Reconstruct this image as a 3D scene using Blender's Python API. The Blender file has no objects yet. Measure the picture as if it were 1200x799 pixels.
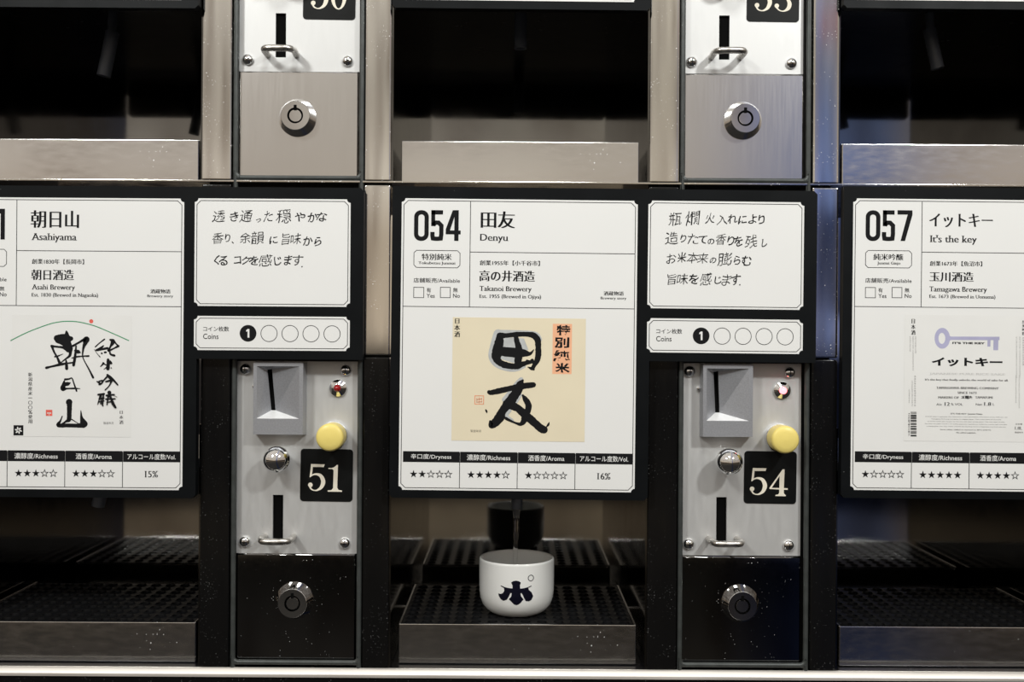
import bpy, bmesh, math, random
from mathutils import Vector, Matrix, noise
from mathutils.geometry import tessellate_polygon
random.seed(7)
SC = bpy.context.scene
COL = SC.collection
PI = math.pi

# ---------------------------------------------------------------- camera
S = 0.00065            # one millimetre-ish unit of the machine front (about 0.65 mm)
D = 1200.0             # lens to machine front, in the same units
ZC = 1.30              # height of the lens
ROLL = 0.006
cam_d = bpy.data.cameras.new('camera'); cam = bpy.data.objects.new('camera', cam_d); COL.objects.link(cam)
cam_d.sensor_width = 36; cam_d.lens = 36.0; cam_d.clip_start = 0.02
cam.location = (0, -D*S, ZC); cam.rotation_euler = (PI/2, -ROLL, 0)
SC.camera = cam
SC.view_settings.view_transform = 'Standard'; SC.view_settings.look = 'None'
SC.view_settings.exposure = 0.17; SC.view_settings.gamma = 1.0; SC.view_settings.use_curve_mapping = False

# ---------------------------------------------------------------- surroundings (dim bar room)
def make_world():
    w = bpy.data.worlds.new('bar_room'); SC.world = w; w.use_nodes = True
    nt = w.node_tree; N = nt.nodes; L = nt.links; N.clear()
    out = N.new('ShaderNodeOutputWorld'); bg = N.new('ShaderNodeBackground'); L.new(bg.outputs[0], out.inputs[0])
    tc = N.new('ShaderNodeTexCoord'); sep = N.new('ShaderNodeSeparateXYZ'); L.new(tc.outputs['Generated'], sep.inputs[0])
    def ramp(inp, stops, lo, hi):
        mr = N.new('ShaderNodeMapRange'); mr.inputs[1].default_value = lo; mr.inputs[2].default_value = hi
        L.new(inp, mr.inputs[0])
        r = N.new('ShaderNodeValToRGB'); els = r.color_ramp.elements
        while len(els) < len(stops): els.new(0.5)
        for e, (p, c) in zip(els, stops):
            e.position = (p-lo)/(hi-lo); e.color = (*c, 1) if len(c) == 3 else c
        L.new(mr.outputs[0], r.inputs[0]); return r.outputs[0]
    up = ramp(sep.outputs[2], WORLD_UP, -0.5, 1.0)
    side = ramp(sep.outputs[0], WORLD_SIDE, -0.6, 0.6)
    mp = N.new('ShaderNodeMapping'); mp.inputs['Scale'].default_value = (9, 9, 2.2); L.new(tc.outputs['Generated'], mp.inputs[0])
    nz = N.new('ShaderNodeTexNoise'); nz.inputs['Scale'].default_value = 2.3; nz.inputs['Detail'].default_value = 3; L.new(mp.outputs[0], nz.inputs['Vector'])
    nr = ramp(nz.outputs['Fac'], [(0.36, (.45, .37, .31)), (0.5, (.95, .91, .86)), (0.63, (1.3, 1.27, 1.2))], 0, 1)
    m1 = N.new('ShaderNodeMixRGB'); m1.blend_type = 'MULTIPLY'; m1.inputs[0].default_value = 1
    L.new(up, m1.inputs[1]); L.new(side, m1.inputs[2])
    m2 = N.new('ShaderNodeMixRGB'); m2.blend_type = 'MULTIPLY'; m2.inputs[0].default_value = 0.75
    L.new(m1.outputs[0], m2.inputs[1]); L.new(nr, m2.inputs[2])
    # blue patch at right; dark, bright and reddish bands added for the strip's reflection
    mask = ramp(sep.outputs[0], [(.23, (0, 0, 0)), (.26, (1, 1, 1)), (.345, (1, 1, 1)), (.375, (0, 0, 0))], 0, .6)
    bz = ramp(sep.outputs[2], [(.0, (1.2, 1.2, 1.2)), (.018, (1.3, 1.3, 1.3)), (.03, (.28, .28, .30)), (.118, (.30, .30, .32)), (.138, (1.1, 1.1, 1.05)), (.20, (1.1, 1.05, .9)), (.262, (1.6, 1.2, .7)), (.285, (2.3, .95, .5)), (.31, (1.9, 1.4, .8))], -.1, .5)
    m3 = N.new('ShaderNodeMixRGB'); m3.blend_type = 'MULTIPLY'; L.new(mask, m3.inputs[0]); L.new(m2.outputs[0], m3.inputs[1]); L.new(bz, m3.inputs[2])
    L.new(m3.outputs[0], bg.inputs[0]); bg.inputs[1].default_value = WORLD_STRENGTH
WORLD_STRENGTH = 1.0
WORLD_UP = [(-.5, (.03, .03, .03)), (-.30, (.045, .043, .041)), (-.26, (.03, .029, .028)), (-.20, (.010, .010, .010)), (-.193, (.21, .18, .14)), (-.158, (.22, .185, .14)), (-.152, (.012, .012, .013)),
            (-.02, (.014, .013, .013)), (.0, (.47, .42, .36)), (.10, (.39, .35, .30)), (.155, (.56, .545, .52)), (.195, (.43, .415, .39)), (.24, (.37, .36, .34)), (.34, (.55, .545, .53)), (1.0, (.6, .6, .59))]
WORLD_SIDE = [(-.6, (1.05, 1.0, .96)), (.0, (1.0, .96, .90)), (.19, (1.0, .95, .86)), (.25, (.27, .40, 1.0)), (.335, (.30, .45, 1.05)), (.37, (.82, .76, .72)), (.6, (.85, .8, .76))]
make_world()

def area(name, loc, target, size, power, color):
    d = bpy.data.lights.new(name, 'AREA'); d.shape = 'DISK'; d.size = size; d.energy = power; d.color = color
    o = bpy.data.objects.new(name, d); COL.objects.link(o); o.location = loc
    o.rotation_euler = (Vector(target)-Vector(loc)).to_track_quat('-Z', 'Y').to_euler()
    return o
area('ceiling_spot_right', (0.86, -1.15, ZC+0.92), (0.1, 0, ZC), 0.14, 11.0, (.98, 1, .975))
area('ceiling_spot_left', (-0.84, -1.15, ZC+0.95), (-0.1, 0, ZC), 0.24, 9.6, (.98, 1, .975))
area('ceiling_spot_middle', (0.02, -0.85, ZC+1.05), (0, 0, ZC+.1), 0.26, 5.0, (.98, 1, .98))

# ---------------------------------------------------------------- materials
def mat(name, base, rough=.5, metal=0.0, spec=.5, emit=None, trans=0.0, ior=1.45, coat=0.0,
        nscale=None, nstretch=(1, 1, 1), ncol=0.0, nrough=0.0, bump=0.0, specks=None):
    m = bpy.data.materials.new(name); m.use_nodes = True
    nt = m.node_tree; N = nt.nodes; L = nt.links
    p = N['Principled BSDF']
    p.inputs['Base Color'].default_value = (*base, 1); p.inputs['Roughness'].default_value = rough
    p.inputs['Metallic'].default_value = metal; p.inputs['Specular IOR Level'].default_value = spec
    p.inputs['IOR'].default_value = ior; p.inputs['Transmission Weight'].default_value = trans
    p.inputs['Coat Weight'].default_value = coat
    if emit: p.inputs['Emission Color'].default_value = (*emit[0], 1); p.inputs['Emission Strength'].default_value = emit[1]
    tc = N.new('ShaderNodeTexCoord')
    col_out = None
    if nscale:
        mp = N.new('ShaderNodeMapping'); mp.inputs['Scale'].default_value = nstretch; L.new(tc.outputs['Object'], mp.inputs[0])
        nz = N.new('ShaderNodeTexNoise'); nz.inputs['Scale'].default_value = nscale; nz.inputs['Detail'].default_value = 6
        L.new(mp.outputs[0], nz.inputs['Vector'])
        if ncol:
            r = N.new('ShaderNodeMapRange'); r.inputs[1].default_value = .3; r.inputs[2].default_value = .7
            r.inputs[3].default_value = 1-ncol; r.inputs[4].default_value = 1+ncol; L.new(nz.outputs['Fac'], r.inputs[0])
            mx = N.new('ShaderNodeVectorMath'); mx.operation = 'SCALE'; mx.inputs[0].default_value = base
            L.new(r.outputs[0], mx.inputs['Scale']); L.new(mx.outputs[0], p.inputs['Base Color']); col_out = mx.outputs[0]
        if nrough:
            r = N.new('ShaderNodeMapRange'); r.inputs[1].default_value = .3; r.inputs[2].default_value = .7
            r.inputs[3].default_value = max(.02, rough-nrough); r.inputs[4].default_value = rough+nrough
            L.new(nz.outputs['Fac'], r.inputs[0]); L.new(r.outputs[0], p.inputs['Roughness'])
        if bump:
            b = N.new('ShaderNodeBump'); b.inputs['Strength'].default_value = bump; b.inputs['Distance'].default_value = .0004
            L.new(nz.outputs['Fac'], b.inputs['Height']); L.new(b.outputs[0], p.inputs['Normal'])
    if specks:                                   # pits / dust: small light flecks in irregular clusters
        scale, thr, colr = specks
        n1 = N.new('ShaderNodeTexNoise'); n1.inputs['Scale'].default_value = scale; n1.inputs['Detail'].default_value = 1
        L.new(tc.outputs['Object'], n1.inputs['Vector'])
        n2 = N.new('ShaderNodeTexNoise'); n2.inputs['Scale'].default_value = scale*.06; L.new(tc.outputs['Object'], n2.inputs['Vector'])
        a = N.new('ShaderNodeMath'); a.operation = 'MULTIPLY_ADD'; a.inputs[1].default_value = .35; L.new(n2.outputs['Fac'], a.inputs[0]); L.new(n1.outputs['Fac'], a.inputs[2])
        g = N.new('ShaderNodeMapRange'); g.inputs[1].default_value = thr; g.inputs[2].default_value = thr+.03; L.new(a.outputs[0], g.inputs[0])
        mixc = N.new('ShaderNodeMixRGB'); L.new(g.outputs[0], mixc.inputs[0])
        mixc.inputs[1].default_value = (*base, 1); mixc.inputs[2].default_value = (*colr, 1)
        if col_out: L.new(col_out, mixc.inputs[1])
        L.new(mixc.outputs[0], p.inputs['Base Color'])
        gm = N.new('ShaderNodeMath'); gm.operation = 'MULTIPLY'; gm.inputs[1].default_value = -metal*.8
        L.new(g.outputs[0], gm.inputs[0])
        gm2 = N.new('ShaderNodeMath'); gm2.operation = 'ADD'; gm2.inputs[1].default_value = metal; L.new(gm.outputs[0], gm2.inputs[0])
        L.new(gm2.outputs[0], p.inputs['Metallic'])
    return m

M = dict(
    strip=mat('polished_steel', (.72, .70, .665), .08, 1, nscale=60, nstretch=(1, 1, .15), nrough=.04, specks=(900, .90, (.9, .88, .85))),
    black_refl=mat('black_and_reflection_steel', (.005, .0048, .0048), .14, 0, .4, nscale=80, nstretch=(1, 1, .2), nrough=.05, specks=(900, .90, (.10, .10, .10))),  # lower strips: dark reflection put into the base colour; kick panel: plain black
    brushed=mat('brushed_steel', (.70, .69, .68), .19, 1, nscale=900, nstretch=(1, 1, .03), ncol=.012, nrough=.015),
    door=mat('polished_door_steel', (.20, .197, .195), .05, 1, nscale=200, nrough=.01, specks=(900, .955, (.9, .9, .9))),
    tray=mat('tray_steel', (.74, .73, .72), .15, 1, nscale=260, nstretch=(.3, 1, 1), ncol=.05, nrough=.04, specks=(600, .95, (.95, .95, .95))),
    mirror=mat('bay_back_steel', (.26, .255, .245), .06, 1, nscale=30, ncol=.05, nrough=.02),
    sidewall=mat('bay_side_steel', (.16, .157, .15), .10, 1, nscale=40, ncol=.1, nrough=.03),
    bay=mat('bay_black_steel', (.006, .006, .007), .22, 0, .3, nscale=60, nrough=.06),
    grate=mat('grate_black_steel', (.006, .006, .0065), .35, 0, .2, nscale=300, nrough=.06),
    ledge=mat('ledge_steel', (.70, .66, .61), .45, .6, nscale=60, nstretch=(.2, 1, 1), ncol=.05, nrough=.08, bump=.05, specks=(160, .99, (.30, .16, .07))),
    gasket=mat('gasket_grey', (.055, .06, .058), .35, .2, nscale=120, ncol=.2),
    body=mat('cabinet_black', (.006, .006, .006), .4, nscale=50, ncol=.1),
    plate=mat('satin_face_plate', (.60, .597, .59), .48, .5, nscale=260, nstretch=(1, 1, .2), ncol=.02, nrough=.05),
    cast=mat('cast_zinc_grey', (.38, .385, .41), .42, .55, nscale=900, ncol=.10, bump=.15),
    lip=mat('bright_satin_lip', (.86, .86, .86), .4, .35, nscale=300, ncol=.03),  # pocket floor in a paler satin metal than the cast block
    chrome=mat('chrome', (.82, .82, .82), .06, 1, nscale=40, nrough=.02),
    wire=mat('worn_wire_steel', (.55, .53, .50), .3, 1, nscale=200, ncol=.15, nrough=.08),
    hole=mat('slot_black', (.002, .002, .002), .9, spec=.1, nscale=20, ncol=.1),
    yellow=mat('yellow_plastic', (.84, .68, .20), .35, nscale=20, ncol=.03),
    led_off=mat('red_lens', (.32, .01, .012), .15, coat=.5, nscale=20, ncol=.05),
    led_on=mat('red_lens_lit', (.9, .1, .1), .2, emit=((1, .16, .18), 4), nscale=20, ncol=.05),
    board=mat('black_board', (.0034, .0042, .005), .45, spec=.15, nscale=40, ncol=.08, nrough=.05, specks=(700, 1.0, (.2, .2, .2))),
    card=mat('white_card', (.78, .775, .76), .5, spec=.3, nscale=12, ncol=.012),
    ink=mat('black_ink', (.009, .009, .010), .6, spec=.12, nscale=40, ncol=.05),
    pen=mat('black_pen_ink', (.012, .012, .013), .6, spec=.15, nscale=300, ncol=.25),
    greyink=mat('grey_ink', (.14, .135, .135), .5, spec=.3, nscale=40, ncol=.05),
    paleink=mat('pale_grey_ink', (.62, .61, .60), .5, spec=.3, nscale=40, ncol=.05),
    wash=mat('grey_ink_wash', (.47, .48, .48), .5, spec=.3, nscale=150, ncol=.12),
    cream=mat('cream_label_paper', (.76, .675, .50), .55, spec=.3, nscale=30, ncol=.02),
    offwhite=mat('offwhite_label_paper', (.765, .758, .738), .55, spec=.3, nscale=30, ncol=.02),
    pink=mat('salmon_label_paper', (.86, .45, .27), .55, spec=.3, nscale=60, ncol=.03),
    red=mat('red_seal_ink', (.75, .13, .10), .5, spec=.3, nscale=400, ncol=.2),
    orange=mat('pale_red_seal_ink', (.75, .30, .17), .5, spec=.3, nscale=400, ncol=.2),
    green=mat('green_ink', (.05, .28, .13), .5, spec=.3, nscale=60, ncol=.05),
    lavender=mat('lavender_ink', (.42, .41, .58), .5, spec=.3, nscale=60, ncol=.08),
    ivory=mat('ivory_print', (.80, .74, .62), .5, spec=.3, nscale=60, ncol=.02),
    sticker=mat('black_sticker', (.0045, .005, .005), .42, spec=.2, nscale=80, ncol=.1, nrough=.06),
    porcelain=mat('white_porcelain', (.80, .795, .77), .22, coat=.3, nscale=25, ncol=.015),
    navy=mat('navy_glaze', (.004, .004, .012), .25, nscale=60, ncol=.1),
    tube=mat('cloudy_plastic_tube', (.32, .36, .43), .3, trans=.5, nscale=60, ncol=.05),
    sake=mat('clear_sake', (1, 1, 1), .02, trans=1.0, ior=1.34, nscale=60, nstretch=(1, 1, .3), bump=.3),
)

# ---------------------------------------------------------------- mesh builder: u right, v down, d away from the lens
class B:
    def __init__(s, sc=1.0): s.v = []; s.f = []; s.k = S*sc; s.n = 0
    def add(s, vs, fs):
        o = len(s.v); s.v += [tuple(p) for p in vs]; s.f += [tuple(o+i for i in f) for f in fs]; return s
    def box(s, u0, u1, v0, v1, d0, d1, bev=0, seg=2):
        vs = [(u, v, d) for d in (d0, d1) for v in (v0, v1) for u in (u0, u1)]
        fs = [(0, 1, 3, 2), (4, 6, 7, 5), (0, 4, 5, 1), (2, 3, 7, 6), (0, 2, 6, 4), (1, 5, 7, 3)]
        if not bev: return s.add(vs, fs)
        bm = bmesh.new(); bv = [bm.verts.new(p) for p in vs]
        for f in fs: bm.faces.new([bv[i] for i in f])
        bmesh.ops.bevel(bm, geom=bm.edges[:], offset=bev, segments=seg, profile=.5, affect='EDGES')
        bm.verts.index_update()
        s.add([v.co[:] for v in bm.verts], [[v.index for v in f.verts] for f in bm.faces]); bm.free(); return s
    def quad(s, u0, v0, u1, v1, d): return s.add([(u0, v0, d), (u1, v0, d), (u1, v1, d), (u0, v1, d)], [(0, 1, 2, 3)])
    def poly(s, loops, d, thick=0):                   # first loop outer, the others holes
        if not isinstance(loops[0][0], (tuple, list)): loops = [loops]
        tl = [[Vector((x, y, 0)) for x, y in lp] for lp in loops]
        tri = tessellate_polygon(tl); flat = [(x, y) for lp in loops for x, y in lp]; n = len(flat)
        s0 = [(x, y, d) for x, y in flat]
        if not thick: return s.add(s0, tri)
        fs = [tuple(t) for t in tri]+[tuple(i+n for i in t) for t in tri]; o = 0
        for lp in loops:
            m = len(lp)
            for i in range(m): fs.append((o+i, o+(i+1) % m, n+o+(i+1) % m, n+o+i))
            o += m
        return s.add(s0+[(x, y, d+thick) for x, y in flat], fs)
    def disc(s, u, v, r, d, n=28, ri=None, ry=None):
        ry = ry or r
        o = [(u+r*math.cos(2*PI*i/n), v+ry*math.sin(2*PI*i/n)) for i in range(n)]
        if ri is None: return s.add([(x, y, d) for x, y in o], [tuple(range(n))])
        q = [(u+ri*math.cos(2*PI*i/n), v+ri*ry/r*math.sin(2*PI*i/n)) for i in range(n)]
        return s.add([(x, y, d) for x, y in o+q], [(i, (i+1) % n, n+(i+1) % n, n+i) for i in range(n)])
    def line(s, pts, w, d, closed=False):             # constant-width mitred line
        n = len(pts); L = []; R = []
        for i in range(n):
            p = Vector(pts[i]); a = Vector(pts[i-1]) if (closed or i > 0) else None
            b = Vector(pts[(i+1) % n]) if (closed or i < n-1) else None
            t1 = (p-a).normalized() if a is not None else None; t2 = (b-p).normalized() if b is not None else None
            if t1 is None: t1 = t2
            if t2 is None: t2 = t1
            n1 = Vector((-t1.y, t1.x)); n2 = Vector((-t2.y, t2.x)); m = (n1+n2).normalized()
            k = w/2/max(.4, m.dot(n1)); L.append(p+m*k); R.append(p-m*k)
        vs = [(q.x, q.y, d) for q in L+R]
        return s.add(vs, [(i, (i+1) % n, n+(i+1) % n, n+i) for i in range(n if closed else n-1)])
    def brush(s, pts, d, sub=6, rough=0.0):           # (x, y, width) stroke with round ends, smoothed
        s.n += 1; d -= .022*s.n
        P = [Vector(p) for p in pts]; Q = []
        for i in range(len(P)-1):
            p0 = P[max(0, i-1)]; p1 = P[i]; p2 = P[i+1]; p3 = P[min(len(P)-1, i+2)]
            for k in range(sub):
                t = k/sub
                Q.append(.5*((2*p1)+(p2-p0)*t+(2*p0-5*p1+4*p2-p3)*t*t+(3*p1-p0-3*p2+p3)*t**3))
        Q.append(P[-1]); n = len(Q); L = []; R = []
        for i, q in enumerate(Q):
            t = (Q[min(n-1, i+1)]-Q[max(0, i-1)]); t = Vector((t.x, t.y))
            t = t.normalized() if t.length > 1e-6 else Vector((1, 0))
            w = max(.05, q.z/2); j = 1+rough*noise.noise((q.x*.9, q.y*.9, 1.7)); j2 = 1+rough*noise.noise((q.x*.9, q.y*.9, 9.1))
            L.append((q.x-t.y*w*j, q.y+t.x*w*j, d)); R.append((q.x+t.y*w*j2, q.y-t.x*w*j2, d))
        s.add(L+R, [(i, i+1, n+i+1, n+i) for i in range(n-1)])
        for q in (Q[0], Q[-1]): s.disc(q.x, q.y, max(.05, q.z/2), d-.008, 12)
        return s
    def lathe(s, c, prof, seg=40, axis='d', close=True):   # prof: (radius, offset along axis)
        n = len(prof); vs = []; fs = []
        for r, h in prof:
            for i in range(seg):
                a = 2*PI*i/seg; x = r*math.cos(a); y = r*math.sin(a)
                vs.append((c[0]+x, c[1]+y, c[2]+h) if axis == 'd' else (c[0]+x, c[1]+h, c[2]+y))
        for j in range(n-1):
            for i in range(seg): fs.append((j*seg+i, j*seg+(i+1) % seg, (j+1)*seg+(i+1) % seg, (j+1)*seg+i))
        if close:
            fs.append(tuple(range(seg))); fs.append(tuple((n-1)*seg+i for i in range(seg)))
        return s.add(vs, fs)
    def tube(s, path, r, seg=14, sub=5, hollow=0):
        P = [Vector(p) for p in path]; Q = []
        for i in range(len(P)-1):
            p0 = P[max(0, i-1)]; p1 = P[i]; p2 = P[i+1]; p3 = P[min(len(P)-1, i+2)]
            for k in range(sub):
                t = k/sub; Q.append(.5*((2*p1)+(p2-p0)*t+(2*p0-5*p1+4*p2-p3)*t*t+(3*p1-p0-3*p2+p3)*t**3))
        Q.append(P[-1]); n = len(Q); vs = []; fs = []; up = Vector((.31, .2, .9))
        rr = r if callable(r) else (lambda t: r)
        rings = []
        for i, q in enumerate(Q):
            t = (Q[min(n-1, i+1)]-Q[max(0, i-1)]).normalized(); a = t.cross(up).normalized(); b = t.cross(a)
            rings.append([q+(a*math.cos(2*PI*k/seg)+b*math.sin(2*PI*k/seg))*rr(i/(n-1)) for k in range(seg)])
        if hollow:
            inner = []
            for i, q in enumerate(Q): inner.append([q+(p-q)*hollow for p in rings[i]])
            rings = rings+inner[::-1]; rings.append(rings[0])
        for ring in rings: vs += [tuple(p) for p in ring]
        for i in range(len(rings)-1):
            for k in range(seg): fs.append((i*seg+k, i*seg+(k+1) % seg, (i+1)*seg+(k+1) % seg, (i+1)*seg+k))
        if not hollow: fs += [tuple(range(seg)), tuple((len(rings)-1)*seg+k for k in range(seg))]
        return s.add(vs, fs)
    def star(s, u, v, r, d, filled):
        def pts(R, k=.40): return [(u+(R if i % 2 == 0 else R*k)*math.sin(PI*i/5), v-(R if i % 2 == 0 else R*k)*math.cos(PI*i/5)) for i in range(10)]
        if filled: return s.add([(x, y, d) for x, y in pts(r)]+[(u, v, d)], [(i, (i+1) % 10, 10) for i in range(10)])
        return s.line(pts(r*.92), r*.155, d, True)
    def build(s, name, material, parent=None, smooth=False, kind=None):
        me = bpy.data.meshes.new(name); bm = bmesh.new()
        vs = [bm.verts.new((u*s.k, d*s.k, -v*s.k)) for u, v, d in s.v]
        for f in s.f:
            try: bm.faces.new([vs[i] for i in f])
            except ValueError: pass
        bmesh.ops.recalc_face_normals(bm, faces=bm.faces[:])
        if smooth:
            for f in bm.faces: f.smooth = True
            for e in bm.edges:
                if len(e.link_faces) == 2 and e.calc_face_angle(0) > math.radians(38): e.smooth = False
        bm.to_mesh(me); bm.free(); me.materials.append(M[material])
        o = bpy.data.objects.new(name, me); COL.objects.link(o)
        if parent: o.parent = parent
        if smooth:
            wn = o.modifiers.new('even_shading', 'WEIGHTED_NORMAL'); wn.keep_sharp = True; wn.weight = 100
        if kind: o['kind'] = kind
        return o

def W(u, v, d): return Vector((u*S, d*S, ZC-v*S))
def tag(o, label, cat, group=None):
    o['label'] = label; o['category'] = cat
    if group: o['group'] = group
    return o
def thing(name, label, cat, loc, group=None, rot=0.0):
    o = bpy.data.objects.new(name, None); COL.objects.link(o); o.location = W(*loc); o.rotation_euler = (0, rot, 0)
    o.empty_display_size = .01
    return tag(o, label, cat, group)
def copy_tree(o, parent=None):
    c = o.copy(); COL.objects.link(c)
    if parent: c.parent = parent
    for ch in list(o.children): copy_tree(ch, c)
    return c

# ---------------------------------------------------------------- lettering
_cache = {}
def glyphs(txt, offset):
    key = (txt, offset)
    if key in _cache: return _cache[key]
    c = bpy.data.curves.new('lettering', 'FONT'); c.body = txt; c.resolution_u = 3; c.offset = offset
    o = bpy.data.objects.new('lettering', c); COL.objects.link(o); bpy.context.view_layer.update()
    me = bpy.data.meshes.new_from_object(o.evaluated_get(bpy.context.evaluated_depsgraph_get()))
    vs = [(v.co.x, v.co.y) for v in me.vertices]; fs = [tuple(p.vertices) for p in me.polygons]
    cnt = {}
    for f in fs:
        for i in range(len(f)):
            e = tuple(sorted((f[i], f[(i+1) % len(f)]))); cnt[e] = cnt.get(e, 0)+1
    edges = [e for e, n in cnt.items() if n == 1]
    bpy.data.objects.remove(o); bpy.data.curves.remove(c); bpy.data.meshes.remove(me)
    _cache[key] = (vs, fs, edges); return _cache[key]

def letter(b, txt, box, d, style='sans'):
    """set txt so that its ink fills box (x0, y0, x1, y1), y down"""
    off, dil, serif = {'sans': (.004, 0, 0), 'light': (-.01, 0, 0), 'bold': (.006, 0, 0), 'heavy': (.045, 0, 0),
                       'mincho': (-.012, .042, 0), 'minbold': (-.010, .032, 0), 'serif': (-.013, .030, 1), 'brush': (.03, 0, 0)}[style]
    vs, fs, edges = glyphs(txt, off)
    vs = list(vs); fs = list(fs)
    if serif:
        tops = {}
        n0 = len(vs)
        for a, c in edges:
            (ax, ay), (cx, cy) = vs[a], vs[c]
            if abs(ay-cy) < .004 and .02 < abs(ax-cx) < .15 and (abs(ay) < .03 or ay > .45):
                m = (ax+cx)/2; h = .030; w = .105; sgn = 1 if ay < .3 else -1
                o = len(vs); vs += [(m-w, ay), (m+w, ay), (m+w, ay+sgn*h), (m-w, ay+sgn*h)]; fs.append((o, o+1, o+2, o+3))
    if dil:
        V = []; F = []
        for k in (-1, -.33, .33, 1):
            o = len(V); V += [(x+k*dil, y) for x, y in vs]; F += [tuple(i+o for i in f) for f in fs]
        vs, fs = V, F
    xs = [p[0] for p in vs]; ys = [p[1] for p in vs]
    x0, x1, y0, y1 = min(xs), max(xs), min(ys), max(ys)
    X0, Y0, X1, Y1 = box; kx = (X1-X0)/max(1e-6, x1-x0); ky = (Y1-Y0)/max(1e-6, y1-y0)
    out = []
    for x, y in vs:
        px = X0+(x-x0)*kx; py = Y1-(y-y0)*ky
        if style == 'brush':
            px += .45*noise.noise((px*.35, py*.35, 3.3))*3; py += .45*noise.noise((px*.35, py*.35, 7.9))*2
        out.append((px, py, d-.016*((len(out)//max(1, len(vs)//4)) if dil else 0)))
    b.add(out, fs)
def hand(b, ch, cx, cy, size, d, seed):
    """one hand-written character, centred on (cx, cy)"""
    vs, fs, _ = glyphs(ch, .012 if size < 12 else -.004)
    xs = [p[0] for p in vs]; ys = [p[1] for p in vs]
    mx = (min(xs)+max(xs))/2; my = (min(ys)+max(ys))/2; span = max(max(xs)-min(xs), max(ys)-min(ys))
    k = size/span; r = random.Random(seed); a = r.uniform(-.13, -.01); sx = r.uniform(.92, 1.08)
    out = []
    for x, y in vs:
        X = (x-mx)*k*sx; Y = -(y-my)*k; X -= Y*.16
        X += size*.12*noise.noise((X*.14+seed*3.1, Y*.14, 2.0)); Y += size*.12*noise.noise((X*.16, Y*.16+seed*1.7, 8.0))
        out.append((cx+X*math.cos(a)-Y*math.sin(a), cy+X*math.sin(a)+Y*math.cos(a), d))
    b.add(out, fs)
def block_digit(b, ch, x, y, w, h, t, d):
    """condensed heavy numeral in a w by h box"""
    def rr(x0, y0, x1, y1, r, n=6):
        P = []
        for cx, cy, a0 in ((x1-r, y0+r, -PI/2), (x1-r, y1-r, 0), (x0+r, y1-r, PI/2), (x0+r, y0+r, PI)):
            for i in range(n+1): P.append((cx+r*math.cos(a0+PI/2*i/n), cy+r*math.sin(a0+PI/2*i/n)))
        return P
    if ch == '0': b.poly([rr(x, y, x+w, y+h, w*.46), rr(x+t, y+t, x+w-t, y+h-t, w*.2)[::-1]], d)
    if ch == '1': b.poly([(x+w*.5, y), (x+w*.85, y), (x+w*.85, y+h), (x+w*.85-t, y+h), (x+w*.85-t, y+t*1.1), (x+w*.1, y+t*1.5), (x+w*.1, y+t*.7)], d)
    if ch == '5':
        b.box(x+w*.06, x+w*.95, y, y+t, d, d+.02); b.quad(x+w*.06, y, x+w*.06+t*.92, y+h*.52, d)
        P = [(x+w*.06, y+h*.52), (x+w*.10, y+h*.40)]
        b.line([(x+w*.22, y+h*.49), (x+w*.38, y+h*.405), (x+w*.62, y+h*.405), (x+w*.84, y+h*.50), (x+w-t/2, y+h*.60), (x+w-t/2, y+h*.78), (x+w*.80, y+h*.92), (x+w*.6, y+h-t/2),
                (x+w*.4, y+h-t/2), (x+w*.2, y+h*.92), (x+t/2, y+h*.82), (x+t/2, y+h*.71)], t, d)
    if ch == '4':
        b.poly([[(x+w*.46, y), (x+w*.86, y), (x+w*.86, y+h*.66), (x+w, y+h*.66), (x+w, y+h*.66+t*.92), (x+w*.86, y+h*.66+t*.92), (x+w*.86, y+h), (x+w*.86-t, y+h),
                 (x+w*.86-t, y+h*.66+t*.92), (x, y+h*.66+t*.92), (x, y+h*.62)], [(x+w*.86-t, y+h*.66), (x+w*.86-t, y+h*.22), (x+w*.28, y+h*.66)]], d)
    if ch == '7': b.poly([(x, y), (x+w, y), (x+w, y+t*1.05), (x+w*.52, y+h), (x+w*.52-t*1.05, y+h), (x+w-t*1.12, y+t), (x, y+t)], d)

# ================================================================ cabinet (one steel dispenser wall)
X0 = (-365.0, 160.0, 685.0)                  # left edge of each coin column
ROWV = (-569.0, 0.0)                         # the two rows of dispensers
cab = thing('dispenser_cabinet', 'wide steel and black sake dispenser cabinet filling the whole picture', 'vending machine', (0, 395, 0))
cab_o = (0, 395, 0)
def cb(): return B()
def part(b, name, m, smooth=False, parent=None):
    b.v = [(u-cab_o[0], v-cab_o[1], d-cab_o[2]) for u, v, d in b.v]
    return b.build(name, m, parent or cab, smooth)
LEFT, RIGHT, TOP = -1290., 1500., -760.
# dark carcass behind the coin columns
for x in (-890., -365., 160., 685.):
    part(cb().box(x+2, x+220, TOP, 384, 26, 310), 'column_carcass', 'body')
part(cb().box(LEFT, RIGHT, TOP-30, TOP, 0, 310), 'top_panel', 'body')
part(cb().box(RIGHT-590, RIGHT, TOP, 384, 20, 310), 'side_panel', 'body')
# upright strips either side of every coin column
for x in (-890., -365., 160., 685.):
    for a, c in ((0, 35), (191, 222)):
        part(cb().box(x+a, x+c, TOP, -186, 0, 26, 2.6), 'upright_strip', 'strip', True)
        if a: part(cb().box(x+a, x+c, -182, 18.0, 0, 26, 2.2), 'upright_strip', 'strip', True)
        part(cb().box(x+a, x+c, 19.6 if a else -182, 384, 0, 26, 2.6), 'lower_strip', 'black_refl', True)
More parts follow.
